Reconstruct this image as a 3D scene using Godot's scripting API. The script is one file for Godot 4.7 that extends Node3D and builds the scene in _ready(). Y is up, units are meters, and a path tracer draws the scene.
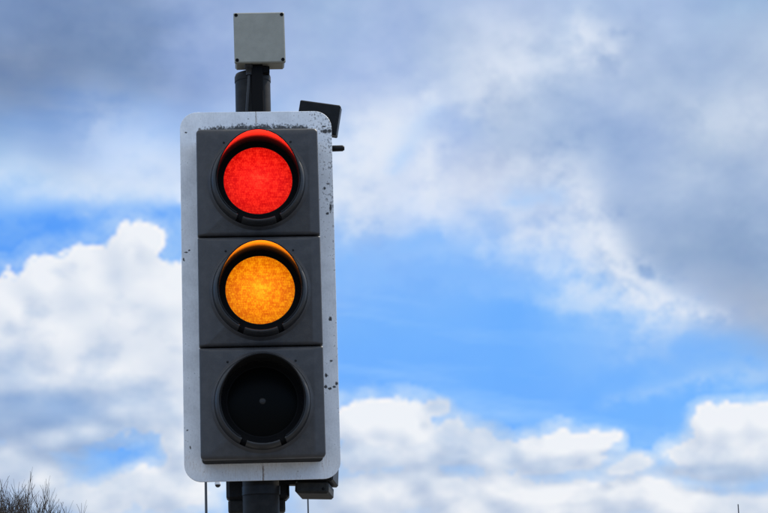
extends Node3D
# A pole-mounted traffic signal showing red and amber, seen from below against a cloudy sky.

const EXPOSURE := 1.15
const LAMP_SPACING := 0.3255
const SIGNAL_AT := Vector3(-0.003, 2.74, 0.0)     # centre of the amber lens, z is the plane of the doors

# ---- sky tables: directions in degrees (azimuth from -z towards +x, elevation) ----
const CUMULUS = [[-5.79, 11.04, 0.82, 0.76, 0.95], [-6.59, 10.37, 0.95, 0.82, 0.92], [-4.56, 11.03, 1.14, 0.98, 0.97], [-3.55, 11.81, 0.71, 0.82, 1.00], [-3.05, 12.18, 0.46, 0.44, 1.00], [-2.46, 10.61, 1.09, 1.09, 1.00], [-3.89, 10.08, 1.64, 1.23, 0.95], [-5.52, 9.69, 1.64, 1.23, 0.90], [-7.13, 9.56, 1.09, 1.36, 0.86], [-2.26, 9.25, 1.36, 1.36, 0.95], [-4.44, 8.61, 1.91, 0.76, 0.84], [-6.59, 8.54, 1.36, 0.68, 0.76], [-6.05, 7.63, 2.32, 0.71, 0.50], [-3.77, 7.79, 1.64, 0.60, 0.72], [-2.28, 7.63, 1.36, 0.82, 0.82], [-7.11, 7.29, 1.64, 0.55, 0.52], [-5.65, 6.88, 1.09, 0.38, 0.70], [-4.71, 7.08, 0.93, 0.33, 0.74], [-2.16, 6.55, 0.55, 0.82, 0.90], [-5.92, 5.76, 0.60, 0.44, 0.86], [-4.85, 5.26, 1.14, 0.38, 0.84], [-2.71, 5.49, 1.14, 0.60, 0.86], [-6.84, 6.09, 1.36, 0.60, 0.70], [-3.92, 5.57, 0.71, 0.33, 0.78], [2.62, 7.10, 0.76, 0.60, 0.95], [3.58, 7.15, 0.71, 0.57, 0.98], [4.21, 6.97, 0.55, 0.60, 0.95], [3.01, 6.28, 1.23, 0.60, 0.85], [4.51, 6.36, 0.71, 0.55, 0.85], [4.77, 7.44, 0.33, 0.22, 0.74], [5.21, 6.66, 0.60, 0.49, 0.76], [5.88, 6.45, 0.60, 0.49, 0.74], [5.49, 6.11, 0.71, 0.27, 0.78], [6.41, 6.11, 0.55, 0.49, 0.80], [7.50, 6.15, 0.55, 0.55, 0.93], [8.05, 6.29, 0.60, 0.49, 0.97], [8.87, 6.31, 0.60, 0.33, 0.95], [9.47, 6.44, 0.27, 0.16, 0.90], [7.90, 5.86, 1.23, 0.27, 0.82], [2.29, 5.03, 1.09, 0.65, 0.80], [3.52, 5.16, 0.95, 0.60, 0.88], [4.35, 5.56, 0.60, 0.33, 0.82], [5.01, 5.11, 0.95, 0.46, 0.84], [6.51, 5.21, 0.55, 0.33, 0.90], [6.91, 4.99, 0.82, 0.46, 0.93], [7.66, 4.90, 0.82, 0.49, 0.95], [8.52, 4.82, 0.87, 0.46, 0.90], [9.60, 4.83, 0.82, 0.46, 0.93], [10.45, 4.82, 0.82, 0.49, 0.90], [11.45, 4.56, 1.09, 0.38, 0.82], [12.77, 4.45, 1.09, 0.33, 0.80], [5.67, 4.65, 1.09, 0.44, 0.82], [7.83, 4.49, 2.18, 0.33, 0.84], [9.97, 5.67, 0.41, 0.22, 0.84], [9.58, 5.52, 0.33, 0.19, 0.82], [12.11, 6.59, 0.52, 0.52, 0.97], [12.78, 6.61, 0.60, 0.52, 1.00], [13.45, 6.62, 0.60, 0.60, 0.97], [11.81, 5.93, 0.82, 0.38, 0.88], [12.87, 5.88, 1.09, 0.60, 0.86], [11.27, 5.88, 0.49, 0.27, 0.90], [12.36, 5.45, 1.36, 0.19, 0.66]]
const WISPS = [[9.11, 12.96, 9.77, 11.89, 0.33, 0.55], [9.61, 12.06, 10.36, 10.72, 0.38, 0.70], [10.36, 10.72, 11.08, 9.92, 0.33, 0.85], [11.07, 9.87, 12.62, 9.46, 0.16, 0.65], [8.35, 12.32, 9.39, 11.04, 0.82, 0.40], [8.99, 11.34, 10.70, 9.95, 0.71, 0.40], [7.71, 10.45, 10.40, 9.58, 0.27, 0.25], [4.87, 14.29, 5.22, 13.36, 0.46, 0.62], [2.87, 13.49, 3.32, 15.11, 0.71, 0.55], [3.75, 14.55, 4.70, 15.82, 0.33, 0.55], [2.39, 14.32, 2.80, 12.95, 0.55, 0.40], [6.00, 15.82, 7.46, 16.84, 0.60, 0.25], [7.44, 16.57, 10.00, 17.02, 0.49, 0.38], [9.33, 17.54, 10.21, 16.79, 0.33, 0.55], [12.39, 15.05, 14.04, 15.12, 0.38, 0.22], [6.76, 13.89, 8.44, 13.94, 0.55, 0.35], [9.74, 7.45, 11.93, 7.88, 0.19, 0.22], [11.93, 7.88, 13.77, 8.21, 0.22, 0.30], [2.50, 12.27, 6.09, 11.41, 0.25, 0.20], [2.75, 11.18, 7.15, 10.33, 0.22, 0.12], [8.39, 13.13, 7.23, 12.10, 0.68, 0.30], [-7.15, 13.72, -4.69, 13.33, 0.38, 0.35], [-4.69, 13.33, -2.34, 13.91, 0.38, 0.30], [-4.41, 15.21, -3.03, 14.40, 0.55, 0.25], [2.24, 7.93, 2.93, 8.04, 0.16, 0.30], [5.49, 6.87, 5.88, 6.45, 0.44, 0.35]]
# breaks in the veil where plain blue shows
const CLEARINGS = [[-7.55, 12.56, -5.51, 12.52, 0.49, 0.9], [-5.51, 12.73, -2.21, 12.99, 0.25, 0.75], [-2.5, 12.34, -2.22, 12.01, 0.25, 0.6], [-4.18, 6.45, -3.1, 6.35, 0.46, 0.42], [3.85, 14.06, 4.08, 14.27, 0.19, 0.2], [4.71, 15.39, 4.32, 14.8, 0.25, 0.12], [7.28, 13.05, 7.98, 13.13, 0.25, 0.3], [5.09, 5.75, 5.37, 5.79, 0.19, 0.5], [4.35, 9.35, 9.28, 9.02, 0.55, 0.5], [10.22, 6.41, 10.64, 6.66, 0.27, 0.5], [11.88, 5.05, 12.5, 5.07, 0.14, 0.6], [13.22, 5.14, 13.56, 5.1, 0.11, 0.5], [2.77, 11.91, 5.0, 11.97, 0.16, 0.35], [2.49, 11.81, 5.82, 11.53, 0.3, 0.3], [2.47, 11.18, 7.71, 10.58, 0.33, 0.35], [11.44, 8.72, 13.99, 8.63, 0.3, 0.6]]
# tint of the air and of the high thin cloud, one row every 1.71 degrees down from 18.6, one column every 1.76 degrees from -7.14
const VEIL = [
	[[125,150,191],[121,146,188],[127,152,193],[142,167,211],[155,178,218],[160,185,222],[165,187,225],[168,190,226],[178,197,230],[177,199,232],[163,187,224],[167,190,226],[153,181,218]],
	[[115,139,179],[115,140,181],[121,147,189],[142,167,213],[160,183,225],[165,188,228],[168,190,230],[182,201,231],[194,209,233],[183,202,230],[169,190,223],[169,190,222],[177,196,224]],
	[[132,166,214],[140,172,222],[162,193,240],[165,195,240],[172,200,240],[188,210,243],[204,219,244],[165,190,232],[165,187,221],[155,180,218],[161,184,221],[177,196,223],[181,198,224]],
	[[185,215,250],[205,225,250],[200,222,250],[205,224,250],[210,226,248],[214,228,248],[196,214,243],[202,217,243],[196,210,236],[171,193,228],[161,184,219],[163,185,218],[161,183,216]],
	[[95,160,247],[85,155,250],[95,165,250],[110,174,250],[130,184,250],[146,190,248],[138,187,251],[145,190,250],[160,199,250],[177,207,247],[155,181,219],[145,170,206],[143,168,204]],
	[[100,165,250],[95,162,250],[100,168,250],[112,176,252],[118,178,253],[120,180,254],[118,180,254],[122,182,254],[113,178,255],[140,192,252],[160,198,246],[170,192,226],[166,184,212]],
	[[110,172,250],[110,172,250],[112,174,250],[115,176,252],[115,178,254],[115,178,255],[113,177,255],[112,177,255],[112,177,255],[114,178,255],[116,180,255],[122,184,254],[130,188,253]],
	[[160,194,240],[145,190,246],[130,186,251],[130,187,252],[130,187,252],[128,186,253],[128,186,253],[134,189,253],[128,186,254],[125,185,254],[126,186,254],[137,191,252],[142,193,250]],
	[[175,206,246],[172,206,247],[166,203,248],[170,204,246],[178,207,245],[184,210,244],[184,210,244],[184,210,244],[184,210,244],[184,210,244],[180,208,245],[184,210,242],[184,208,240]],
]

var noise_a := FastNoiseLite.new()
var noise_b := FastNoiseLite.new()
var noise_c := FastNoiseLite.new()
var puffs := FastNoiseLite.new()
var rng := RandomNumberGenerator.new()
var mats := {}

# ---------------------------------------------------------------- sky
func spline(t: float) -> Array:
	return [((-0.5 * t + 1.0) * t - 0.5) * t, (1.5 * t - 2.5) * t * t + 1.0, ((-1.5 * t + 2.0) * t + 0.5) * t, (0.5 * t - 0.5) * t * t]

func veil(az: float, el: float) -> Vector3:
	var fx := clampf((az + 7.14) / 1.76, 0.0, 11.999)
	var fy := clampf((18.64 - 0.031 * (az + 7.14) - el) / 1.71, 0.0, 7.999)
	var c := int(fx); var r := int(fy)
	var wx := spline(fx - c); var wy := spline(fy - r)
	var out := Vector3.ZERO
	for j in 4:
		var row = VEIL[clampi(r + j - 1, 0, 8)]
		for i in 4:
			var v = row[clampi(c + i - 1, 0, 12)]
			out += Vector3(v[0], v[1], v[2]) * (wx[i] * wy[j])
	return out

var near_heaps := []
var near_wisps := []
var near_clearings := []

func heap(az: float, el: float) -> Vector2:
	# x: how far inside the heaped clouds, y: their tone here
	var sum := 0.0; var tone := 0.0; var w := 0.0
	for q in near_heaps:
		var dx: float = (az - q[0]) / (q[2] * 1.08); var dy: float = (el - q[1]) / (q[3] * 1.08)
		var d2 := dx * dx + dy * dy
		if d2 < 2.6:
			var v := 1.0 - sqrt(d2)
			sum += exp(7.0 * v)
			var g := exp(3.5 * v)
			tone += q[4] * g; w += g
	return Vector2(log(sum) / 7.0 if sum > 0.0 else -1.0, tone / w if w > 0.0 else 0.9)

func puff(az: float, el: float) -> float:
	return -0.35 - puffs.get_noise_2d(az * 17.0 + wobble(az, el) * 5.0, el * 20.0)

func wobble(az: float, el: float) -> float:
	return noise_a.get_noise_2d(az * 30.0, el * 30.0)

func strand(p: Vector2, q: Array) -> float:
	var a := Vector2(q[0], q[1]); var b := Vector2(q[2], q[3])
	var t := clampf((p - a).dot(b - a) / (b - a).length_squared(), 0.0, 1.0)
	var d: float = p.distance_to(a.lerp(b, t)) / (q[4] * 1.35)
	return exp(-d * d * 0.8) * q[5] if d < 3.0 else 0.0

func sky_near(az: float, el: float) -> Vector3:
	var wx := noise_c.get_noise_2d(az * 9.0, el * 13.0) ; var wy := noise_c.get_noise_2d(az * 9.0 + 300.0, el * 13.0 + 90.0)
	var fine := noise_a.get_noise_2d(az * 20.0 + 700.0, el * 30.0)
	var finer := noise_b.get_noise_2d(az * 30.0 + 900.0, el * 38.0 + 50.0)
	var c := veil(az + wx * 1.0 + fine * 0.35 + finer * 0.2, el + wy * 0.7 + fine * 0.2 + finer * 0.15)
	var cloudy := clampf((c.x / c.z - 0.45) / 0.26, 0.0, 1.0)
	c += Vector3(1.0, 0.85, 0.55) * (fine * 12.0 + finer * 4.0) * (0.15 + 0.85 * cloudy)
	# long thin streaks of ice cloud across the blue
	var streak := noise_b.get_noise_2d(az * 3.2 + 40.0, (el + az * 0.12) * 26.0 + 10.0) + noise_b.get_noise_2d(az * 1.6 + 240.0, (el + az * 0.16) * 12.0 + 80.0) * 0.8
	c += Vector3(44, 26, 2) * maxf(0.0, streak + 0.02) * (1.0 - cloudy) * 0.8
	var p := Vector2(az + wx * 0.5 + fine * 0.25 + finer * 0.26, el + wy * 0.4 + fine * 0.15 + finer * 0.2)
	for q in near_wisps:
		var k: float = strand(p, q) * clampf(0.75 + fine * 1.1 + finer * 0.9, 0.0, 1.2)
		c = c.lerp(Vector3(226, 234, 247), clampf(k, 0.0, 1.0))
	for q in near_clearings:
		var k: float = strand(p, q) * clampf(0.85 + fine * 0.9 + finer * 0.5, 0.0, 1.15)
		c = c.lerp(Vector3(90, 159, 250).lerp(Vector3(114, 178, 254), smoothstep(-3.0, 2.0, az)), clampf(k, 0.0, 1.0))
	var sx := az + wx * 0.22; var sy := el + wy * 0.2
	var h := heap(sx, sy)
	if h.x > -0.8:
		# heaped and ragged at the rim, closed within
		var rim := 1.0 - smoothstep(0.0, 0.5, h.x)
		var bulge := puff(az, el)
		var f := h.x + bulge * lerpf(0.12, 0.32, rim) + noise_b.get_noise_2d(az * 34.0, el * 40.0) * lerpf(0.05, 0.36, rim) + fine * 0.16 * rim
		# the side of each heap that is turned to the sun
		var fs := heap(sx + 0.30, sy + 0.45).x
		var bump := bulge - puff(az + 0.14, el + 0.20)
		var lit := clampf(0.60 + (h.x - fs) * 0.95 + bump * 0.45 + fine * 0.25, 0.0, 1.0)
		var tone := clampf(h.y + fine * 0.16, 0.3, 1.05)
		var shade := Vector3(136, 158, 194).lerp(Vector3(208, 218, 234), clampf((tone - 0.5) / 0.42, 0.0, 1.0))
		var white := Vector3(170, 187, 213).lerp(Vector3(243, 245, 249), clampf((tone - 0.5) / 0.42, 0.0, 1.0))
		var alpha := smoothstep(-0.05, 0.25, f) * clampf(0.35 + tone * 0.72, 0.0, 1.0)
		alpha = maxf(alpha, smoothstep(-0.75, 0.15, f) * lerpf(0.75, 0.35, smoothstep(5.0, 9.0, el)))
		c = c.lerp(shade.lerp(white, lit), alpha * 0.97)
	return c

func sky_far(az: float, el: float) -> Vector3:
	# unseen rest of the sky: broken cloud, whitened high up to light the signal's face
	var d := Vector3(sin(deg_to_rad(az)) * cos(deg_to_rad(el)), sin(deg_to_rad(el)), -cos(deg_to_rad(az)) * cos(deg_to_rad(el)))
	var p := d / (d.y + 0.25) * 60.0
	var n := noise_a.get_noise_3d(p.x, p.z, 7.0)
	var n2 := noise_a.get_noise_3d(p.x * 2.6, p.z * 2.6, 80.0)
	var blue := Vector3(120, 180, 250).lerp(Vector3(92, 150, 230), smoothstep(5.0, 75.0, el))
	var gaps := lerpf(0.05, -0.55, smoothstep(20.0, 27.0, el))
	var cover := smoothstep(gaps, gaps + 0.3, n + n2 * 0.35)
	var grey := Vector3(246, 248, 251).lerp(Vector3(165, 184, 214), smoothstep(0.12, 0.55, n + n2 * 0.15))
	return blue.lerp(grey, cover * 0.95).lerp(Vector3(205, 222, 246), 1.0 - smoothstep(-2.0, 6.0, el))

# tints above are as the exposure of 1.15 shows them
func exposed(c: Vector3) -> Vector3:
	var l := Color(c.x / 255.0, c.y / 255.0, c.z / 255.0).srgb_to_linear()
	l = Color(l.r / EXPOSURE, l.g / EXPOSURE, l.b / EXPOSURE).linear_to_srgb()
	return Vector3(l.r, l.g, l.b) * 255.0

func put(im: Image, x: int, y: int, c: Vector3) -> void:
	im.set_pixel(x, y, Color(clampf(c.x / 255.0, 0, 1), clampf(c.y / 255.0, 0, 1), clampf(c.z / 255.0, 0, 1)))

func make_sky() -> ImageTexture:
	noise_a.seed = 11; noise_a.noise_type = FastNoiseLite.TYPE_SIMPLEX_SMOOTH; noise_a.fractal_octaves = 5; noise_a.frequency = 0.02; noise_a.fractal_gain = 0.5
	noise_b.seed = 5; noise_b.noise_type = FastNoiseLite.TYPE_SIMPLEX_SMOOTH; noise_b.fractal_type = FastNoiseLite.FRACTAL_FBM; noise_b.fractal_octaves = 5; noise_b.frequency = 0.03; noise_b.fractal_gain = 0.55
	noise_c.seed = 21; noise_c.noise_type = FastNoiseLite.TYPE_SIMPLEX_SMOOTH; noise_c.fractal_octaves = 3; noise_c.frequency = 0.02; noise_c.fractal_gain = 0.4
	puffs.seed = 9; puffs.noise_type = FastNoiseLite.TYPE_CELLULAR; puffs.cellular_return_type = FastNoiseLite.RETURN_DISTANCE; puffs.fractal_octaves = 3; puffs.fractal_gain = 0.5; puffs.frequency = 0.03
	# the middle column of the panorama looks along -z
	var low := Image.create(768, 384, false, Image.FORMAT_RGB8)
	for y in 384:
		var el := 90.0 - (y + 0.5) * 180.0 / 384.0
		for x in 768:
			put(low, x, y, sky_far((x + 0.5) * 360.0 / 768.0 - 180.0, maxf(el, -3.0)))
	low.resize(4096, 2048, Image.INTERPOLATE_CUBIC)
	var s := 4096.0 / 360.0
	var x0 := int((180.0 - 14.0) * s); var x1 := int((180.0 + 21.0) * s); var y0 := int((90.0 - 25.0) * s); var y1 := int(90.0 * s)
	var w := x1 - x0; var h := y1 - y0
	var want := PackedVector3Array(); want.resize(w * h)
	for x in w:
		var az := (x0 + x + 0.5) / s - 180.0
		near_heaps = CUMULUS.filter(func(q): return absf(az - q[0]) < q[2] * 1.8 + 0.4)
		near_clearings = CLEARINGS.filter(func(q): return az > minf(q[0], q[2]) - q[4] * 3.0 - 0.9 and az < maxf(q[0], q[2]) + q[4] * 3.0 + 0.9)
		near_wisps = WISPS.filter(func(q): return az > minf(q[0], q[2]) - q[4] * 3.0 - 0.9 and az < maxf(q[0], q[2]) + q[4] * 3.0 + 0.9)
		for y in h:
			var el := 90.0 - (y0 + y + 0.5) / s
			var k := smoothstep(-13.5, -8.0, az) * (1.0 - smoothstep(15.0, 20.5, az)) * (1.0 - smoothstep(19.0, 24.5, el)) * smoothstep(0.5, 4.0, el)
			var far := low.get_pixel(x0 + x, y0 + y)
			var v := Vector3(far.r, far.g, far.b) * 255.0
			want[y * w + x] = v.lerp(exposed(sky_near(az, el)), k) if k > 0.0 else v
	# the panorama is read through a smoothing spline: find the texels whose spline is the sky wanted
	var have := want.duplicate()
	for pass_ in 3:
		var next := have.duplicate()
		for y in range(1, h - 1):
			for x in range(1, w - 1):
				var i := y * w + x
				var read := have[i] * 0.44444 + (have[i - 1] + have[i + 1] + have[i - w] + have[i + w]) * 0.11111 + (have[i - w - 1] + have[i - w + 1] + have[i + w - 1] + have[i + w + 1]) * 0.027778
				next[i] = have[i] + want[i] - read
		have = next
	for y in h:
		for x in w:
			put(low, x0 + x, y0 + y, have[y * w + x])
	# the renderer's panorama begins at -z: swap the halves
	var out := Image.create(4096, 2048, false, Image.FORMAT_RGB8)
	out.blit_rect(low, Rect2i(0, 0, 2048, 2048), Vector2i(2048, 0))
	out.blit_rect(low, Rect2i(2048, 0, 2048, 2048), Vector2i.ZERO)
	return ImageTexture.create_from_image(out)

# ---------------------------------------------------------------- mesh helpers
func begin() -> SurfaceTool:
	var st := SurfaceTool.new()
	st.begin(Mesh.PRIMITIVE_TRIANGLES)
	return st

func tri(st: SurfaceTool, a: Vector3, b: Vector3, c: Vector3, uv := Rect2()) -> void:
	for v in [a, b, c]:
		if uv.size.x > 0.0:
			st.set_uv(Vector2((v.x - uv.position.x) / uv.size.x, 1.0 - (v.y - uv.position.y) / uv.size.y))
		st.add_vertex(v)

func quad(st: SurfaceTool, a: Vector3, b: Vector3, c: Vector3, d: Vector3, uv := Rect2()) -> void:
	tri(st, a, b, c, uv); tri(st, a, c, d, uv)

func part(called: String, st: SurfaceTool, m: Material, parent: Node, at := Vector3.ZERO, turn := Vector3.ZERO) -> MeshInstance3D:
	st.generate_normals()
	return piece(called, st.commit(), m, parent, at, turn)

func piece(called: String, mesh: Mesh, m: Material, parent: Node, at := Vector3.ZERO, turn := Vector3.ZERO) -> MeshInstance3D:
	var o := MeshInstance3D.new()
	o.name = called; o.mesh = mesh; o.material_override = m
	o.position = at; o.rotation_degrees = turn
	o.cast_shadow = GeometryInstance3D.SHADOW_CASTING_SETTING_ON
	parent.add_child(o, true)
	return o

func thing(called: String, label: String, category: String, at := Vector3.ZERO, turn := Vector3.ZERO, group := "") -> Node3D:
	var o := Node3D.new()
	o.name = called; o.position = at; o.rotation_degrees = turn
	add_child(o, true)
	o.set_meta("label", label); o.set_meta("category", category)
	if group: o.set_meta("group", group)
	return o

# a box with chamfered edges
func add_box(st: SurfaceTool, c: Vector3, size: Vector3, bev := 0.003, turn := Basis.IDENTITY) -> void:
	var h := size * 0.5
	st.set_smooth_group(-1)
	var pt := func(s: Vector3, axis: int) -> Vector3:
		var v := Vector3(s.x * (h.x - bev), s.y * (h.y - bev), s.z * (h.z - bev))
		v[axis] = s[axis] * h[axis]
		return c + turn * v
	var sg := [-1.0, 1.0]
	for axis in 3:
		var i := (axis + 1) % 3; var j := (axis + 2) % 3
		for s in sg:
			var q := []
			for k in [[-1, -1], [1, -1], [1, 1], [-1, 1]]:
				var v := Vector3.ZERO
				v[axis] = s; v[i] = k[0]; v[j] = k[1]
				q.append(pt.call(v, axis))
			if s > 0: quad(st, q[0], q[3], q[2], q[1])
			else: quad(st, q[0], q[1], q[2], q[3])
		# edges parallel to this axis
		for a in sg:
			for b in sg:
				var lo := Vector3.ZERO; var hi := Vector3.ZERO
				lo[axis] = -1; hi[axis] = 1
				lo[i] = a; hi[i] = a; lo[j] = b; hi[j] = b
				var e := [pt.call(lo, i), pt.call(lo, j), pt.call(hi, j), pt.call(hi, i)]
				if a * b > 0: quad(st, e[0], e[3], e[2], e[1])
				else: quad(st, e[0], e[1], e[2], e[3])
	for x in sg:
		for y in sg:
			for z in sg:
				var v := Vector3(x, y, z)
				if x * y * z > 0: tri(st, pt.call(v, 0), pt.call(v, 2), pt.call(v, 1))
				else: tri(st, pt.call(v, 0), pt.call(v, 1), pt.call(v, 2))

# a tapered tube along a list of points
func add_tube(st: SurfaceTool, pts: Array, radii: Array, n := 12, caps := true, group := 1) -> void:
	var rings := []
	var side := Vector3.ZERO
	for i in pts.size():
		var d: Vector3 = ((pts[mini(i + 1, pts.size() - 1)] as Vector3) - (pts[maxi(i - 1, 0)] as Vector3)).normalized()
		if i == 0:
			side = d.cross(Vector3.FORWARD if absf(d.z) < 0.9 else Vector3.UP).normalized()
		else:
			side = (side - d * side.dot(d)).normalized()
		var up := d.cross(side)
		var ring := []
		for k in n:
			var a := TAU * k / n
			ring.append((pts[i] as Vector3) + (side * cos(a) + up * sin(a)) * float(radii[i]))
		rings.append(ring)
	st.set_smooth_group(group)
	for i in pts.size() - 1:
		for k in n:
			var l := (k + 1) % n
			quad(st, rings[i][k], rings[i + 1][k], rings[i + 1][l], rings[i][l])
	if caps:
		st.set_smooth_group(-1)
		for k in range(1, n - 1):
			tri(st, rings[0][0], rings[0][k], rings[0][k + 1])
			tri(st, rings[-1][0], rings[-1][k + 1], rings[-1][k])

# a profile of [radius, z] turned round the z axis from angle a to angle b; flat corners where a point is given twice
func add_lathe(st: SurfaceTool, prof: Array, n := 64, a := 0.0, b := TAU, uv := Rect2()) -> void:
	var g := 1
	for i in prof.size() - 1:
		var p = prof[i]; var q = prof[i + 1]
		if p[0] == q[0] and p[1] == q[1]:
			g += 1
			continue
		st.set_smooth_group(g)
		for k in n:
			var t0 := a + (b - a) * k / n; var t1 := a + (b - a) * (k + 1) / n
			quad(st, Vector3(cos(t0) * p[0], sin(t0) * p[0], p[1]), Vector3(cos(t1) * p[0], sin(t1) * p[0], p[1]), Vector3(cos(t1) * q[0], sin(t1) * q[0], q[1]), Vector3(cos(t0) * q[0], sin(t0) * q[0], q[1]), uv)
	if b - a < TAU - 0.01:
		st.set_smooth_group(-1)
		for t in [a, b]:
			var poly := PackedVector2Array()
			for p in prof: poly.append(Vector2(p[0], p[1]))
			var ids := Geometry2D.triangulate_polygon(poly)
			for k in range(0, ids.size(), 3):
				var v := []
				for j in 3: v.append(Vector3(cos(t) * poly[ids[k + j]].x, sin(t) * poly[ids[k + j]].x, poly[ids[k + j]].y))
				tri(st, v[0], v[1], v[2])

func rounded(w: float, h: float, top: float, n := 8, bottom := -1.0) -> PackedVector2Array:
	var out := PackedVector2Array()
	for c in [[1, 1, 0.0], [-1, 1, 90.0], [-1, -1, 180.0], [1, -1, 270.0]]:
		var r: float = bottom if c[1] < 0 and bottom >= 0.0 else top
		for k in n + 1:
			var a: float = deg_to_rad(c[2] + 90.0 * k / n)
			out.append(Vector2(c[0] * (w * 0.5 - r) + cos(a) * r, c[1] * (h * 0.5 - r) + sin(a) * r))
	return out

# loops of rounded rectangles [width, height, radius of the upper corners, of the lower corners, z] joined one after another, closed at the last
func add_loft(st: SurfaceTool, loops: Array, n := 6) -> void:
	var rings := []
	for l in loops:
		var ring := []
		for p in rounded(l[0], l[1], l[2], n, l[3]): ring.append(Vector3(p.x, p.y, l[4]))
		rings.append(ring)
	st.set_smooth_group(1)
	for i in rings.size() - 1:
		if loops[i] == loops[i + 1]: continue
		for k in rings[i].size():
			var l: int = (k + 1) % rings[i].size()
			quad(st, rings[i][k], rings[i + 1][k], rings[i + 1][l], rings[i][l])
	for e in [rings[0], rings[-1]]:
		for k in range(1, e.size() - 1):
			tri(st, e[0], e[k + 1], e[k])

# a flat polygon given thickness, with a small chamfer round the front
func add_plate(st: SurfaceTool, poly: PackedVector2Array, z0: float, z1: float, bev: float, uv := Rect2()) -> void:
	if Geometry2D.is_polygon_clockwise(poly): poly.reverse()
	var n := poly.size()
	var inner := PackedVector2Array()
	for i in n:
		var e0 := (poly[i] - poly[(i + n - 1) % n]).normalized(); var e1 := (poly[(i + 1) % n] - poly[i]).normalized()
		var m := Vector2(-e0.y, e0.x) + Vector2(-e1.y, e1.x)
		inner.append(poly[i] + m.normalized() * bev / maxf(0.5, m.length() * 0.5))
	st.set_smooth_group(-1)
	var ids := Geometry2D.triangulate_polygon(inner)
	for k in range(0, ids.size(), 3):
		var a := inner[ids[k]]; var b := inner[ids[k + 1]]; var c := inner[ids[k + 2]]
		tri(st, Vector3(a.x, a.y, z1), Vector3(c.x, c.y, z1), Vector3(b.x, b.y, z1), uv)
		a = poly[ids[k]]; b = poly[ids[k + 1]]; c = poly[ids[k + 2]]
		tri(st, Vector3(a.x, a.y, z0), Vector3(b.x, b.y, z0), Vector3(c.x, c.y, z0), uv)
	for i in n:
		var j := (i + 1) % n
		var a := poly[i]; var b := poly[j]
		quad(st, Vector3(a.x, a.y, z0), Vector3(a.x, a.y, z1 - bev), Vector3(b.x, b.y, z1 - bev), Vector3(b.x, b.y, z0), uv)
		quad(st, Vector3(a.x, a.y, z1 - bev), Vector3(inner[i].x, inner[i].y, z1), Vector3(inner[j].x, inner[j].y, z1), Vector3(b.x, b.y, z1 - bev), uv)

# ---------------------------------------------------------------- materials
func lin(r: float, g: float, b: float) -> Color:
	return Color(r, g, b).linear_to_srgb()

func plain(c: Color, rough: float, metal := 0.0) -> StandardMaterial3D:
	var m := StandardMaterial3D.new()
	m.albedo_color = c; m.roughness = rough; m.metallic = metal
	return m

# a colour broken by blotches and fine grain, laid on from three sides
func worn(a: Color, b: Color, rough: float, scale: float, seed_: int, relief := 0.0) -> StandardMaterial3D:
	var n := FastNoiseLite.new()
	n.seed = seed_; n.frequency = 0.012; n.fractal_octaves = 6; n.fractal_gain = 0.62
	var g := Gradient.new()
	g.offsets = PackedFloat32Array([0.25, 0.75]); g.colors = PackedColorArray([a, b])
	var t := NoiseTexture2D.new()
	t.width = 512; t.height = 512; t.seamless = true; t.noise = n; t.color_ramp = g
	var m := StandardMaterial3D.new()
	m.albedo_texture = t; m.roughness = rough
	m.uv1_triplanar = true; m.uv1_scale = Vector3.ONE * scale
	if relief > 0.0:
		var f := FastNoiseLite.new()
		f.seed = seed_ + 1; f.frequency = 0.09; f.fractal_octaves = 3
		var h := NoiseTexture2D.new()
		h.width = 512; h.height = 512; h.seamless = true; h.noise = f
		m.heightmap_enabled = true; m.heightmap_texture = h; m.heightmap_scale = relief
	return m

# the moulded facets of a lens: rows of little prisms of uneven width and strength; each texel is what the facet sends out
func lens_facets(dim: Color, bright: Color, core: float, hue: Color, seed_: int) -> ImageTexture:
	var im := Image.create(420, 420, false, Image.FORMAT_RGB8)
	rng.seed = seed_
	var n := FastNoiseLite.new(); n.seed = seed_; n.frequency = 0.02; n.fractal_octaves = 3
	var y := 0
	while y < 420:
		var tall := rng.randi_range(8, 12)
		var x := -rng.randi_range(0, 12)
		while x < 420:
			var wide := rng.randi_range(9, 20)
			var v := rng.randf()
			for j in range(y, mini(y + tall, 420)):
				var fy := (j - y + 0.5) / tall - 0.5
				for i in range(maxi(x, 0), mini(x + wide, 420)):
					var fx := (i - x + 0.5) / wide - 0.5
					var r := Vector2(i - 209.5, j - 209.5).length() / 210.0
					var k := clampf(0.62 * v + 0.52 - 1.9 * fx * fx - 2.6 * fy * fy + n.get_noise_2d(i, j) * 0.5, 0.0, 1.0)
					im.set_pixel(i, j, (dim.lerp(bright, k) * (1.06 - 0.20 * r * r)).lerp(hue, core * exp(-r * r * 11.0) * (0.5 + 0.5 * v)))
			x += wide
		y += tall
	return ImageTexture.create_from_image(im)

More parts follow.
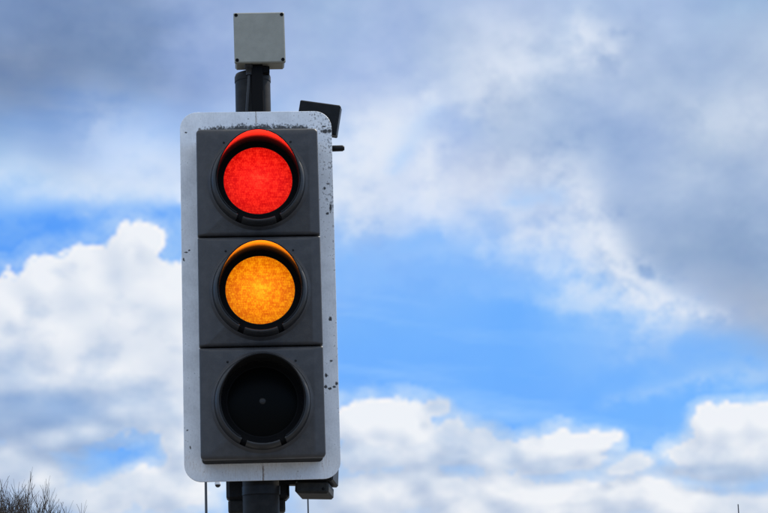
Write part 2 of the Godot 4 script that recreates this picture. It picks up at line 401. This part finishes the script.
# white board edging: grime, chips and scuffs where the photograph has them; one texel a millimetre, the board is 0.456 x 1.112 m
func board_paint() -> ImageTexture:
	var w := 456; var h := 1112
	var im := Image.create(w, h, false, Image.FORMAT_RGB8)
	im.fill(Color(0.9, 0.915, 0.935))
	var n := FastNoiseLite.new(); n.seed = 3; n.frequency = 0.012; n.fractal_octaves = 5
	var g := FastNoiseLite.new(); g.seed = 8; g.frequency = 0.09; g.fractal_octaves = 5; g.fractal_gain = 0.62
	# chips: x, y (mm from the top left), half width, half height
	var chips := [[436, 63, 18, 7], [449, 62, 8, 6], [432, 48, 8, 3], [405, 208, 4, 6], [429, 240, 5, 6], [440, 226, 6, 4], [446, 300, 4, 16], [436, 318, 5, 5], [405, 470, 3, 10], [437, 638, 6, 6], [436, 764, 6, 5], [419, 806, 6, 6], [417, 840, 7, 6], [430, 846, 9, 4], [442, 842, 7, 4], [450, 832, 5, 6], [12, 430, 6, 3], [22, 424, 4, 3], [6, 452, 3, 6], [205, 22, 3, 3], [18, 62, 5, 3], [10, 960, 4, 3], [18, 1010, 3, 5]]
	for y in h:
		for x in w:
			if x > 66 and x < 390 and y > 92 and y < 1022: continue
			var a := n.get_noise_2d(x, y); var b := g.get_noise_2d(x, y); var s := g.get_noise_2d(x * 2.0, y * 0.3 + 500.0)
			var c := Vector3(0.93, 0.94, 0.95) + Vector3.ONE * (a * 0.07 + b * 0.04 + s * 0.04)
			var dirt := 0.0
			# moss and soot caught along the top of the housing
			var top := absf(x - 228.0) / 174.0
			var band := 41.0 + 11.0 * top * top + b * 15.0 + s * 6.0 + a * 10.0
			if top < 1.0: dirt = maxf(dirt, smoothstep(band - 5.0, band + 9.0, y) * 0.86 * (1.0 - smoothstep(80.0, 90.0, y)))
			# speckled grime, thickest on the upper right and along the outer edge
			var grime := smoothstep(330.0, 450.0, x) * (1.0 - smoothstep(240.0, 560.0, y)) * 0.55 + smoothstep(440.0, 456.0, x) * 0.25 + smoothstep(60.0, 10.0, y) * smoothstep(200.0, 330.0, x) * 0.2
			dirt = maxf(dirt, smoothstep(0.44 - grime * 0.6, 0.95 - grime * 0.55, b + s * 0.35 + a * 0.3) * 0.55)
			for q in chips:
				if absf(x - q[0]) < q[2] * 2.5 and absf(y - q[1]) < q[3] * 2.5:
					var d := Vector2((x - q[0]) / (q[2] * 0.8), (y - q[1]) / (q[3] * 0.8)).length() + b * 0.8 + s * 0.5
					dirt = maxf(dirt, smoothstep(1.25, 0.6, d) * 0.92)
			# rust weeping from the joint and along the lower edge
			var rust := maxf(0.0, 1.0 - absf(x - 229.0 + b * 3.0) / 3.0) * (smoothstep(1064.0, 1075.0, y) * 0.7 + (1.0 - smoothstep(30.0, 45.0, y)) * 0.3)
			rust = maxf(rust, smoothstep(0.05, 0.5, s + a * 0.6) * smoothstep(1020.0, 1040.0, y) * 0.13)
			c = c.lerp(Vector3(0.45, 0.35, 0.28), clampf(rust, 0.0, 0.8))
			c = c.lerp(Vector3(0.17, 0.165, 0.16), clampf(dirt, 0.0, 1.0))
			im.set_pixel(x, y, Color(c.x, c.y, c.z))
	return ImageTexture.create_from_image(im)

func make_materials() -> void:
	mats.door = worn(lin(0.042, 0.041, 0.043), lin(0.060, 0.059, 0.060), 0.5, 3.0, 21, 0.015)
	mats.hood = worn(lin(0.010, 0.010, 0.0105), lin(0.017, 0.017, 0.0175), 0.42, 4.0, 22, 0.01)
	mats.black = plain(lin(0.006, 0.006, 0.0065), 0.7)
	mats.black.metallic_specular = 0.25
	mats.board_back = worn(lin(0.02, 0.02, 0.022), lin(0.032, 0.032, 0.034), 0.6, 3.0, 24)
	mats.edging = plain(Color.WHITE, 0.5)
	mats.edging.albedo_texture = board_paint()
	mats.pole = worn(lin(0.010, 0.010, 0.010), lin(0.022, 0.021, 0.020), 0.35, 3.0, 25, 0.01)
	for m in [mats.hood, mats.pole, mats.board_back]: m.metallic_specular = 0.3
	mats.pole.roughness = 0.55
	mats.collar = worn(lin(0.017, 0.017, 0.018), lin(0.027, 0.027, 0.028), 0.4, 4.0, 23)
	mats.box_grey = worn(lin(0.28, 0.282, 0.24), lin(0.32, 0.32, 0.275), 0.55, 2.0, 26)
	mats.cable = plain(lin(0.015, 0.015, 0.016), 0.5)
	mats.steel = plain(lin(0.25, 0.25, 0.26), 0.45, 0.8)
	mats.detector = worn(lin(0.010, 0.011, 0.012), lin(0.016, 0.016, 0.017), 0.5, 4.0, 28)
	mats.detector_grey = worn(lin(0.022, 0.021, 0.019), lin(0.036, 0.034, 0.030), 0.6, 4.0, 29)
	for m in [mats.detector, mats.detector_grey]: m.metallic_specular = 0.3
	mats.column = plain(lin(0.06, 0.062, 0.065), 0.55, 0.2)
	mats.dome_white = plain(lin(0.75, 0.75, 0.75), 0.4)
	mats.dome_dark = plain(lin(0.02, 0.02, 0.022), 0.15)
	mats.bark = worn(lin(0.05, 0.042, 0.034), lin(0.10, 0.085, 0.068), 0.9, 1.5, 30)
	mats.twig = plain(lin(0.072, 0.054, 0.040), 0.9)
	mats.ground = worn(lin(0.10, 0.098, 0.094), lin(0.15, 0.147, 0.14), 0.9, 0.15, 31)
	mats.lens_off = plain(lin(0.002, 0.0025, 0.0025), 0.4)
	mats.lens_off.metallic_specular = 0.17
	for k in [["red", Color(0.78, 0.015, 0.01), Color(1.0, 0.17, 0.09), 0.5, Color(1.0, 0.32, 0.20), 1.1], ["amber", Color(0.82, 0.36, 0.0), Color(1.0, 0.61, 0.03), 0.7, Color(1.0, 0.75, 0.13), 1.1]]:
		var m := plain(Color(0.02, 0.02, 0.02), 0.5)
		m.metallic_specular = 0.25
		m.emission_enabled = true
		m.emission = Color.BLACK
		m.emission_texture = lens_facets(k[1], k[2], k[3], k[4], 41)
		m.emission_energy_multiplier = k[5]
		mats[k[0]] = m

# ---------------------------------------------------------------- the signal
func visor_reach(t: float) -> float:
	return 0.047 + 0.096 * pow(maxf(0.0, sin(t)), 1.35)

func add_visor(st: SurfaceTool) -> void:
	# a hood that is long over the lens and runs out to nothing at the sides
	var n := 96
	var a0 := deg_to_rad(-58.0); var a1 := deg_to_rad(238.0)
	var ro := 0.1205; var ri := 0.1175
	var row := func(r: float, t: float, k: float) -> Vector3:
		var flare := 1.0 + 0.012 * k
		return Vector3(cos(t) * r * flare, sin(t) * r * flare, lerpf(0.014, visor_reach(t), k))
	for i in n:
		var t0 := lerpf(a0, a1, float(i) / n); var t1 := lerpf(a0, a1, float(i + 1) / n)
		for j in 4:
			var k0 := j / 4.0; var k1 := (j + 1) / 4.0
			st.set_smooth_group(1)
			quad(st, row.call(ro, t0, k0), row.call(ro, t1, k0), row.call(ro, t1, k1), row.call(ro, t0, k1))
			st.set_smooth_group(2)
			quad(st, row.call(ri, t0, k0), row.call(ri, t0, k1), row.call(ri, t1, k1), row.call(ri, t1, k0))
		st.set_smooth_group(3)
		quad(st, row.call(ro, t0, 1.0), row.call(ro, t1, 1.0), row.call(ri, t1, 1.0), row.call(ri, t0, 1.0))

func make_module(parent: Node3D, y: float, lamp: String, label: String) -> void:
	var root := Node3D.new()
	root.name = "lamp_module"; root.position = Vector3(0, y, 0)
	root.set_meta("label", label)
	parent.add_child(root, true)
	var st := begin()
	var w := 0.357; var h := LAMP_SPACING - 0.004
	var rt := 0.012 if lamp == "red" else 0.004; var rb := 0.012 if lamp == "lens_off" else 0.004
	add_loft(st, [[w, h, rt, rb, -0.032], [w, h, rt, rb, -0.030], [w, h, rt, rb, -0.008], [w - 0.002, h - 0.002, rt, rb, -0.004], [w - 0.008, h - 0.006, rt, rb, -0.001], [w - 0.050, h - 0.014, rt, rb, 0.003], [w - 0.056, h - 0.020, rt, rb, 0.0042]])
	part("door", st, mats.door, root)
	# collar: a turned ring that stands out of the door
	st = begin()
	add_lathe(st, [[0.149, 0.003], [0.1465, 0.0055], [0.143, 0.0095], [0.1405, 0.0135], [0.1385, 0.0150], [0.1385, 0.0150], [0.1385, 0.005]], 96)
	part("collar", st, mats.door, root)
	# hood ring in two pieces, with two drain slots below
	for arc in [[-60.5, 240.5], [-112.0, -68.0]]:
		st = begin()
		add_lathe(st, [[0.1215, 0.008], [0.1215, 0.0415], [0.1222, 0.0435], [0.1240, 0.0445], [0.1270, 0.0440], [0.1310, 0.0410], [0.1345, 0.0350], [0.1368, 0.0270], [0.1378, 0.0180], [0.1380, 0.008]], 72, deg_to_rad(arc[0]), deg_to_rad(arc[1]))
		part("hood_ring", st, mats.collar, root)
	st = begin()
	add_visor(st)
	part("visor", st, mats.hood, root)
	# black seal round the lens
	st = begin()
	add_lathe(st, [[0.1383, 0.0045], [0.1383, 0.0075], [0.1212, 0.010], [0.104, 0.010], [0.1005, 0.013], [0.1000, 0.0105]], 72)
	part("seal", st, mats.black, root)
	st = begin()
	var prof := []
	for k in 13:
		var a := k / 12.0
		prof.append([0.1004 * (1.0 - a), 0.011 + 0.016 * (1.0 - (1.0 - a) * (1.0 - a))])
	add_lathe(st, prof, 64, 0.0, TAU, Rect2(-0.1004, -0.1004, 0.2008, 0.2008))
	var lens := part("lens", st, mats[lamp], root)
	lens.set_meta("label", {"red": "glowing red lens", "amber": "glowing amber lens", "lens_off": "dark unlit lens"}[lamp])
	if lamp == "lens_off":
		st = begin()
		add_lathe(st, [[0.010, 0.0262], [0.008, 0.0280], [0.004, 0.0288], [0.0, 0.029]], 24)
		part("lens_boss", st, plain(lin(0.005, 0.005, 0.005), 0.5), root)
	else:
		# the lamp throws its light forward, so only the outer part of the hood catches it
		var l := SpotLight3D.new()
		l.name = "lamp_light"; l.position = Vector3(0, 0, 0.016); l.rotation_degrees = Vector3(0, 180, 0)
		l.light_color = Color(1.0, 0.16, 0.10) if lamp == "red" else Color(1.0, 0.50, 0.05)
		l.light_energy = 0.46 if lamp == "red" else 0.34
		l.spot_angle = 64.0; l.spot_angle_attenuation = 0.25; l.spot_attenuation = 2.0; l.spot_range = 30.0
		l.light_size = 0.02; l.shadow_enabled = true
		root.add_child(l)
	# latch below the door edge
	for s in [-1, 1]:
		st = begin()
		add_lathe(st, [[0.0034, 0.000], [0.0034, 0.0050], [0.0028, 0.0056], [0.0, 0.0056]], 12)
		part("door_screw", st, mats.hood, root, Vector3(0.098 * s, 0.118, 0.0))

func make_signal() -> void:
	var t := thing("traffic_signal", "white edged traffic signal head with glowing red and amber lenses on dark pole", "traffic light", SIGNAL_AT, Vector3(0, 1.2, 0))
	# backing board in two halves that meet on the centre line, edged in white
	var zc := -0.140
	var yc := 0.020
	var whole := rounded(0.456, 1.112, 0.052, 10)
	var hole := PackedVector2Array([Vector2(-0.168, -0.470), Vector2(0.168, -0.470), Vector2(0.168, 0.466), Vector2(-0.168, 0.466)])
	var uv := Rect2(-0.228, -0.556, 0.456, 1.112)
	for s in [-1.0, 1.0]:
		var side := PackedVector2Array([Vector2(s * 0.0004, -0.7), Vector2(s * 0.4, -0.7), Vector2(s * 0.4, 0.7), Vector2(s * 0.0004, 0.7)])
		var half: PackedVector2Array = Geometry2D.intersect_polygons(whole, side)[0]
		var st := begin()
		add_plate(st, half, -0.006, 0.0, 0.0008)
		var b := part("backing_board", st, mats.board_back, t, Vector3(0, yc, zc))
		var cut := hole.duplicate()
		for i in cut.size():
			if cut[i].x * s < 0.0: cut[i].x = -s * 0.05
		var strip: PackedVector2Array = Geometry2D.clip_polygons(half, cut)[0]
		st = begin()
		add_plate(st, strip, 0.0003, 0.0028, 0.0009, uv)
		part("white_edging", st, mats.edging, b)
	var hs := begin()
	add_loft(hs, [[0.352, 0.971, 0.012, 0.012, -0.1365], [0.352, 0.971, 0.012, 0.012, -0.036], [0.346, 0.965, 0.010, 0.010, -0.033]])
	part("housing", hs, mats.board_back, t)
	make_module(t, LAMP_SPACING, "red", "top module with its red lamp lit")
	make_module(t, 0.0, "amber", "middle module with its amber lamp lit")
	make_module(t, -LAMP_SPACING, "lens_off", "bottom module with its lamp off")
	# straps and clamps that hold the head to the pole
	for y in [0.43, -0.43]:
		var st := begin()
		add_box(st, Vector3(0, 0, 0.02), Vector3(0.05, 0.06, 0.045), 0.004)
		add_tube(st, [Vector3(0, -0.022, -0.06), Vector3(0, 0.022, -0.06)], [0.062, 0.062], 32)
		part("mounting_bracket", st, mats.hood, t, Vector3(-0.010, y, -0.185 + 0.012))

func make_pole() -> void:
	var p := thing("signal_pole", "dark painted round steel pole carrying the traffic signal head", "pole", Vector3(-0.013, 0, -0.235))
	var st := begin()
	add_tube(st, [Vector3(0, 0, 0), Vector3(0, 3.440, 0)], [0.054, 0.054], 48, false)
	part("shaft", st, mats.pole, p)
	st = begin()
	add_tube(st, [Vector3(0, 3.436, 0), Vector3(0, 3.452, 0), Vector3(0, 3.461, 0), Vector3(0, 3.466, 0)], [0.0555, 0.0555, 0.052, 0.040], 48)
	part("cap", st, mats.pole, p)
	st = begin()
	add_tube(st, [Vector3(0, 0.0, 0), Vector3(0, 0.02, 0), Vector3(0, 0.06, 0)], [0.10, 0.10, 0.060], 40)
	part("base_collar", st, mats.pole, p)

func make_junction_box() -> void:
	var b := thing("junction_box", "grey square plastic box with four dark corner screws on pole top", "junction box", Vector3(0.010, 3.473, -0.195), Vector3(0, 1.0, 0.4))
	var st := begin()
	add_box(st, Vector3(0, 0.080, -0.006), Vector3(0.150, 0.154, 0.070), 0.005)
	part("case", st, mats.box_grey, b)
	# dark gasket in the joint between case and lid
	st = begin()
	add_box(st, Vector3(0, 0.080, 0.0305), Vector3(0.147, 0.151, 0.004), 0.001)
	part("gasket", st, mats.black, b)
	st = begin()
	add_box(st, Vector3(0, 0.080, 0.0405), Vector3(0.155, 0.159, 0.016), 0.003)
	var lid := part("lid", st, mats.box_grey, b)
	for x in [-1, 1]:
		for y in [-1, 1]:
			st = begin()
			add_lathe(st, [[0.0055, 0.0], [0.0055, 0.0012], [0.003, 0.0014], [0.003, 0.0006], [0.0, 0.0006]], 14)
			part("screw", st, mats.black, lid, Vector3(0.0695 * x, 0.080 + 0.0715 * y, 0.0483))
	# channel that ties the box to the pole
	st = begin()
	add_box(st, Vector3(-0.006, -0.012, -0.004), Vector3(0.070, 0.022, 0.042), 0.003)
	add_box(st, Vector3(-0.010, -0.090, 0.0185), Vector3(0.036, 0.190, 0.006), 0.002)
	part("mounting_bracket", st, mats.black, b)
	st = begin()
	add_tube(st, [Vector3(-0.034, 0.004, 0.018), Vector3(-0.034, -0.010, 0.018), Vector3(-0.034, -0.010, 0.018), Vector3(-0.034, -0.030, 0.018)], [0.013, 0.013, 0.010, 0.009], 14)
	part("cable_gland", st, mats.cable, b)
	st = begin()
	add_tube(st, [Vector3(-0.034, -0.026, 0.018), Vector3(-0.036, -0.06, 0.022), Vector3(-0.040, -0.10, 0.025), Vector3(-0.045, -0.16, 0.022), Vector3(-0.047, -0.26, 0.018)], [0.0045, 0.0045, 0.0045, 0.0045, 0.0045], 10)
	part("cable", st, mats.cable, b)

func make_detectors() -> void:
	# upper one: seen from behind as a tilted black plate above the board's corner
	var d := thing("vehicle_detector", "tilted black square detector behind the upper corner of white edged board", "detector", Vector3(0.185, 3.305, -0.26), Vector3(4, -6, -10.5), "black detectors on the signal pole")
	var st := begin()
	add_box(st, Vector3(0, 0.018, 0), Vector3(0.126, 0.094, 0.055), 0.003)
	part("case", st, mats.detector, d)
	st = begin()
	add_box(st, Vector3(-0.010, 0.0655, -0.004), Vector3(0.006, 0.004, 0.006), 0.001)
	add_box(st, Vector3(-0.030, 0.0655, -0.004), Vector3(0.006, 0.004, 0.006), 0.001)
	part("lug", st, mats.detector, d)
	st = begin()
	add_tube(st, [Vector3(-0.03, -0.02, -0.02), Vector3(-0.13, -0.05, -0.02), Vector3(-0.185, -0.05, 0.01)], [0.012, 0.012, 0.012], 12)
	part("mounting_arm", st, mats.hood, d)
	# clamp bolt sticking out beyond the board below it
	var c := thing("clamp_bar", "short dark bar end poking out past the white board edge", "bar", Vector3(0.0, 3.216, -0.21))
	st = begin()
	add_tube(st, [Vector3(-0.01, 0, 0), Vector3(0.222, 0.0, 0), Vector3(0.226, 0.0, 0), Vector3(0.256, 0.0005, 0), Vector3(0.262, 0.0005, 0)], [0.008, 0.008, 0.0095, 0.0095, 0.006], 16)
	part("rod", st, mats.hood, c)
	st = begin()
	add_box(st, Vector3(-0.012, 0, -0.025), Vector3(0.13, 0.05, 0.13), 0.006)
	part("clamp", st, mats.hood, c)
	# lower one: a box below the board, its underside in view
	d = thing("vehicle_detector", "dark grey box detector with a screw under the board's lower edge", "detector", Vector3(0.150, 2.205, -0.27), Vector3(-3, -8, -3), "black detectors on the signal pole")
	st = begin()
	add_box(st, Vector3(0.004, 0.035, 0), Vector3(0.112, 0.075, 0.150), 0.005)
	part("cover", st, mats.detector, d)
	st = begin()
	add_box(st, Vector3(-0.002, -0.022, 0.002), Vector3(0.100, 0.036, 0.140), 0.006)
	var low := part("case", st, mats.detector_grey, d)
	st = begin()
	add_lathe(st, [[0.004, 0.0], [0.004, 0.0015], [0.0, 0.002]], 12)
	part("screw", st, mats.black, low, Vector3(0.032, -0.027, 0.0718))
	st = begin()
	add_box(st, Vector3(-0.085, 0.012, -0.02), Vector3(0.075, 0.034, 0.04), 0.006)
	part("mounting_arm", st, mats.hood, d)
	# terminal box strapped to the back of the pole
	d = thing("terminal_box", "dark stepped terminal box clamped behind the pole under the signal", "terminal box", Vector3(-0.022, 2.140, -0.335))
	st = begin()
	add_box(st, Vector3(0, 0.060, 0), Vector3(0.188, 0.075, 0.10), 0.010)
	part("lid", st, mats.detector, d)
	st = begin()
	add_box(st, Vector3(-0.004, 0.005, 0), Vector3(0.170, 0.040, 0.088), 0.006)
	part("case", st, mats.detector_grey, d)
	st = begin()
	add_tube(st, [Vector3(0.01, 0.03, 0.105), Vector3(0.01, 0.055, 0.105)], [0.0565, 0.0565], 32)
	add_box(st, Vector3(0.01, 0.045, 0.06), Vector3(0.05, 0.03, 0.05), 0.004)
	part("clamp", st, mats.hood, d)

# ---------------------------------------------------------------- far things
func make_column(called_label: String, at: Vector3, h: float, reach: float, r0: float, r1: float, turn: float) -> Node3D:
	var c := thing("street_lamp", called_label, "street lamp", at, Vector3(0, turn, 0), "far street lamps")
	var st := begin()
	add_tube(st, [Vector3.ZERO, Vector3(0, 1.6, 0), Vector3(0, 1.75, 0), Vector3(0, h, 0)], [r0, r0, r1 * 1.3, r1], 14)
	part("column", st, mats.column, c)
	st = begin()
	add_tube(st, [Vector3(0, h - 0.05, 0), Vector3(0, h + 0.05, -0.15), Vector3(0, h + 0.08, -reach)], [r1 * 0.8, r1 * 0.7, r1 * 0.7], 8)
	part("arm", st, mats.column, c)
	st = begin()
	add_box(st, Vector3(0, h + 0.08, -reach - 0.25), Vector3(0.22, 0.09, 0.55), 0.03)
	part("lantern", st, mats.column, c)
	return c

func grow(wood: SurfaceTool, twigs: SurfaceTool, p: Vector3, d: Vector3, len_: float, r: float, depth: int) -> void:
	var q := p; var dir := d; var n := 4 if depth > 1 else 3
	var pts := [p]; var radii := [r]
	for i in n:
		dir = (dir + Vector3(rng.randfn(0, 0.10), 0.10 + rng.randfn(0, 0.05), rng.randfn(0, 0.10))).normalized()
		q += dir * len_ / n
		pts.append(q); radii.append(lerpf(r, r * 0.55, (i + 1.0) / n))
		if depth > 0 and i >= 1:
			for j in (3 if depth < 2 else 2 if depth < 3 else 1):
				var a := rng.randf() * TAU
				var out := Vector3(cos(a), 0.25, sin(a)).normalized()
				grow(wood, twigs, q, (dir * 0.9 + out * rng.randf_range(0.4, 0.8)).normalized(), len_ * rng.randf_range(0.45, 0.66), maxf(radii[-1] * 0.62, 0.0055), depth - 1)
	add_tube(wood if depth >= 3 else twigs, pts, radii, 6 if depth >= 3 else 3, false)
	if depth > 0:
		grow(wood, twigs, q, (dir + Vector3(rng.randfn(0, 0.15), 0.1, rng.randfn(0, 0.15))).normalized(), len_ * 0.7, radii[-1] * 0.95, depth - 1)

func make_tree(label: String, at: Vector3, h: float, seed_: int, limbs: int) -> void:
	var t := thing("bare_tree", label, "tree", at, Vector3.ZERO, "leafless trees beyond the signal")
	rng.seed = seed_
	var wood := begin(); var twigs := begin()
	add_tube(wood, [Vector3(0, -0.1, 0), Vector3(0.02, h * 0.1, 0), Vector3(-0.02, h * 0.25, 0.02)], [h * 0.028, h * 0.02, h * 0.017], 10, false)
	for k in limbs:
		var a := TAU * k / limbs + rng.randf() * 0.5
		var tilt := rng.randf_range(0.05, 0.5)
		grow(wood, twigs, Vector3(-0.02, h * (0.20 + 0.05 * rng.randf()), 0.02), Vector3(cos(a) * tilt, 1.0, sin(a) * tilt).normalized(), h * 0.33 * rng.randf_range(0.93, 1.05), h * 0.010, 4)
	part("trunk", wood, mats.bark, t)
	part("crown", twigs, mats.twig, t)

# ---------------------------------------------------------------- scene
func _ready() -> void:
	var cam := Camera3D.new()
	cam.name = "camera"
	cam.position = Vector3(0, 1.6, 6.0)
	cam.rotation_order = EULER_ORDER_YXZ
	cam.rotation_degrees = Vector3(11.60, -3.43, 1.85 * -1.0)
	cam.fov = 13.905
	cam.near = 0.1; cam.far = 2000.0
	add_child(cam)
	cam.current = true

	var sky_mat := PanoramaSkyMaterial.new()
	sky_mat.panorama = make_sky()
	var sky := Sky.new()
	sky.sky_material = sky_mat
	var env := Environment.new()
	env.background_mode = Environment.BG_SKY
	env.sky = sky
	env.tonemap_mode = Environment.TONE_MAPPER_LINEAR
	env.tonemap_exposure = EXPOSURE
	env.sdfgi_enabled = true; env.ssao_enabled = true; env.ssil_enabled = true
	var we := WorldEnvironment.new()
	we.name = "world_environment"; we.environment = env
	add_child(we)

	# high behind the signal and to its right: the face we see is in shade
	var sun := DirectionalLight3D.new()
	sun.name = "sun"
	sun.light_color = Color(1.0, 0.96, 0.90)
	sun.light_energy = 1.3
	sun.light_angular_distance = 0.6
	sun.shadow_enabled = true
	sun.look_at_from_position(Vector3(0.75, 1.0, -0.62), Vector3.ZERO)
	add_child(sun)

	make_materials()

	var st := begin()
	var g := 900.0
	quad(st, Vector3(-g, 0, -g), Vector3(g, 0, -g), Vector3(g, 0, g), Vector3(-g, 0, g))
	part("ground", st, mats.ground, self).set_meta("kind", "structure")

	make_pole()
	make_signal()
	make_junction_box()
	make_detectors()

	# far behind
	make_column("slim grey lamp column left of signal pole, white dome camera beside it", Vector3(-1.68, 0, -54.0), 7.9, 0.9, 0.075, 0.036, 20.0)
	make_column("thinner far lamp column below the dark box detector", Vector3(2.01, 0, -94.0), 11.2, 0.9, 0.10, 0.036, 15.0)
	var far := thing("slender_post", "thin far post standing alone, only its tip showing", "post", Vector3(26.44, 0, -111.05))
	var s3 := begin()
	add_tube(s3, [Vector3.ZERO, Vector3(0, 11.0, 0)], [0.09, 0.03], 10, false)
	part("shaft", s3, mats.column, far)
	s3 = begin()
	add_tube(s3, [Vector3(0, 10.98, 0), Vector3(0, 11.06, 0), Vector3(0, 11.1, 0)], [0.032, 0.032, 0.012], 10)
	part("tip", s3, mats.column, far)
	var c := thing("dome_camera", "small white dome camera hanging from far lamp column", "security camera", Vector3(-1.34, 7.40, -54.0))
	var s2 := begin()
	add_tube(s2, [Vector3(0, 0.13, 0), Vector3(0, 0.20, 0), Vector3(-0.06, 0.26, 0), Vector3(-0.33, 0.28, 0)], [0.025, 0.025, 0.025, 0.025], 8)
	part("bracket", s2, mats.dome_white, c)
	s2 = begin()
	add_tube(s2, [Vector3(0, 0.02, 0), Vector3(0, 0.06, 0), Vector3(0, 0.13, 0), Vector3(0, 0.155, 0)], [0.085, 0.088, 0.07, 0.03], 16)
	part("housing", s2, mats.dome_white, c)
	s2 = begin()
	add_tube(s2, [Vector3(0, -0.06, 0), Vector3(0, -0.045, 0), Vector3(0, -0.01, 0), Vector3(0, 0.022, 0)], [0.02, 0.055, 0.076, 0.08], 16)
	part("dome", s2, mats.dome_dark, c)
	make_tree("tallest leafless tree with dense upright twigs", Vector3(-6.35, 0, -38.7), 5.62, 101, 22)
	make_tree("middle leafless tree with dense twigs beside the tallest one", Vector3(-5.45, 0, -39.6), 5.55, 303, 22)
	make_tree("lowest leafless tree with sparse twigs nearest the lamp column", Vector3(-4.45, 0, -38.9), 5.0, 202, 11)
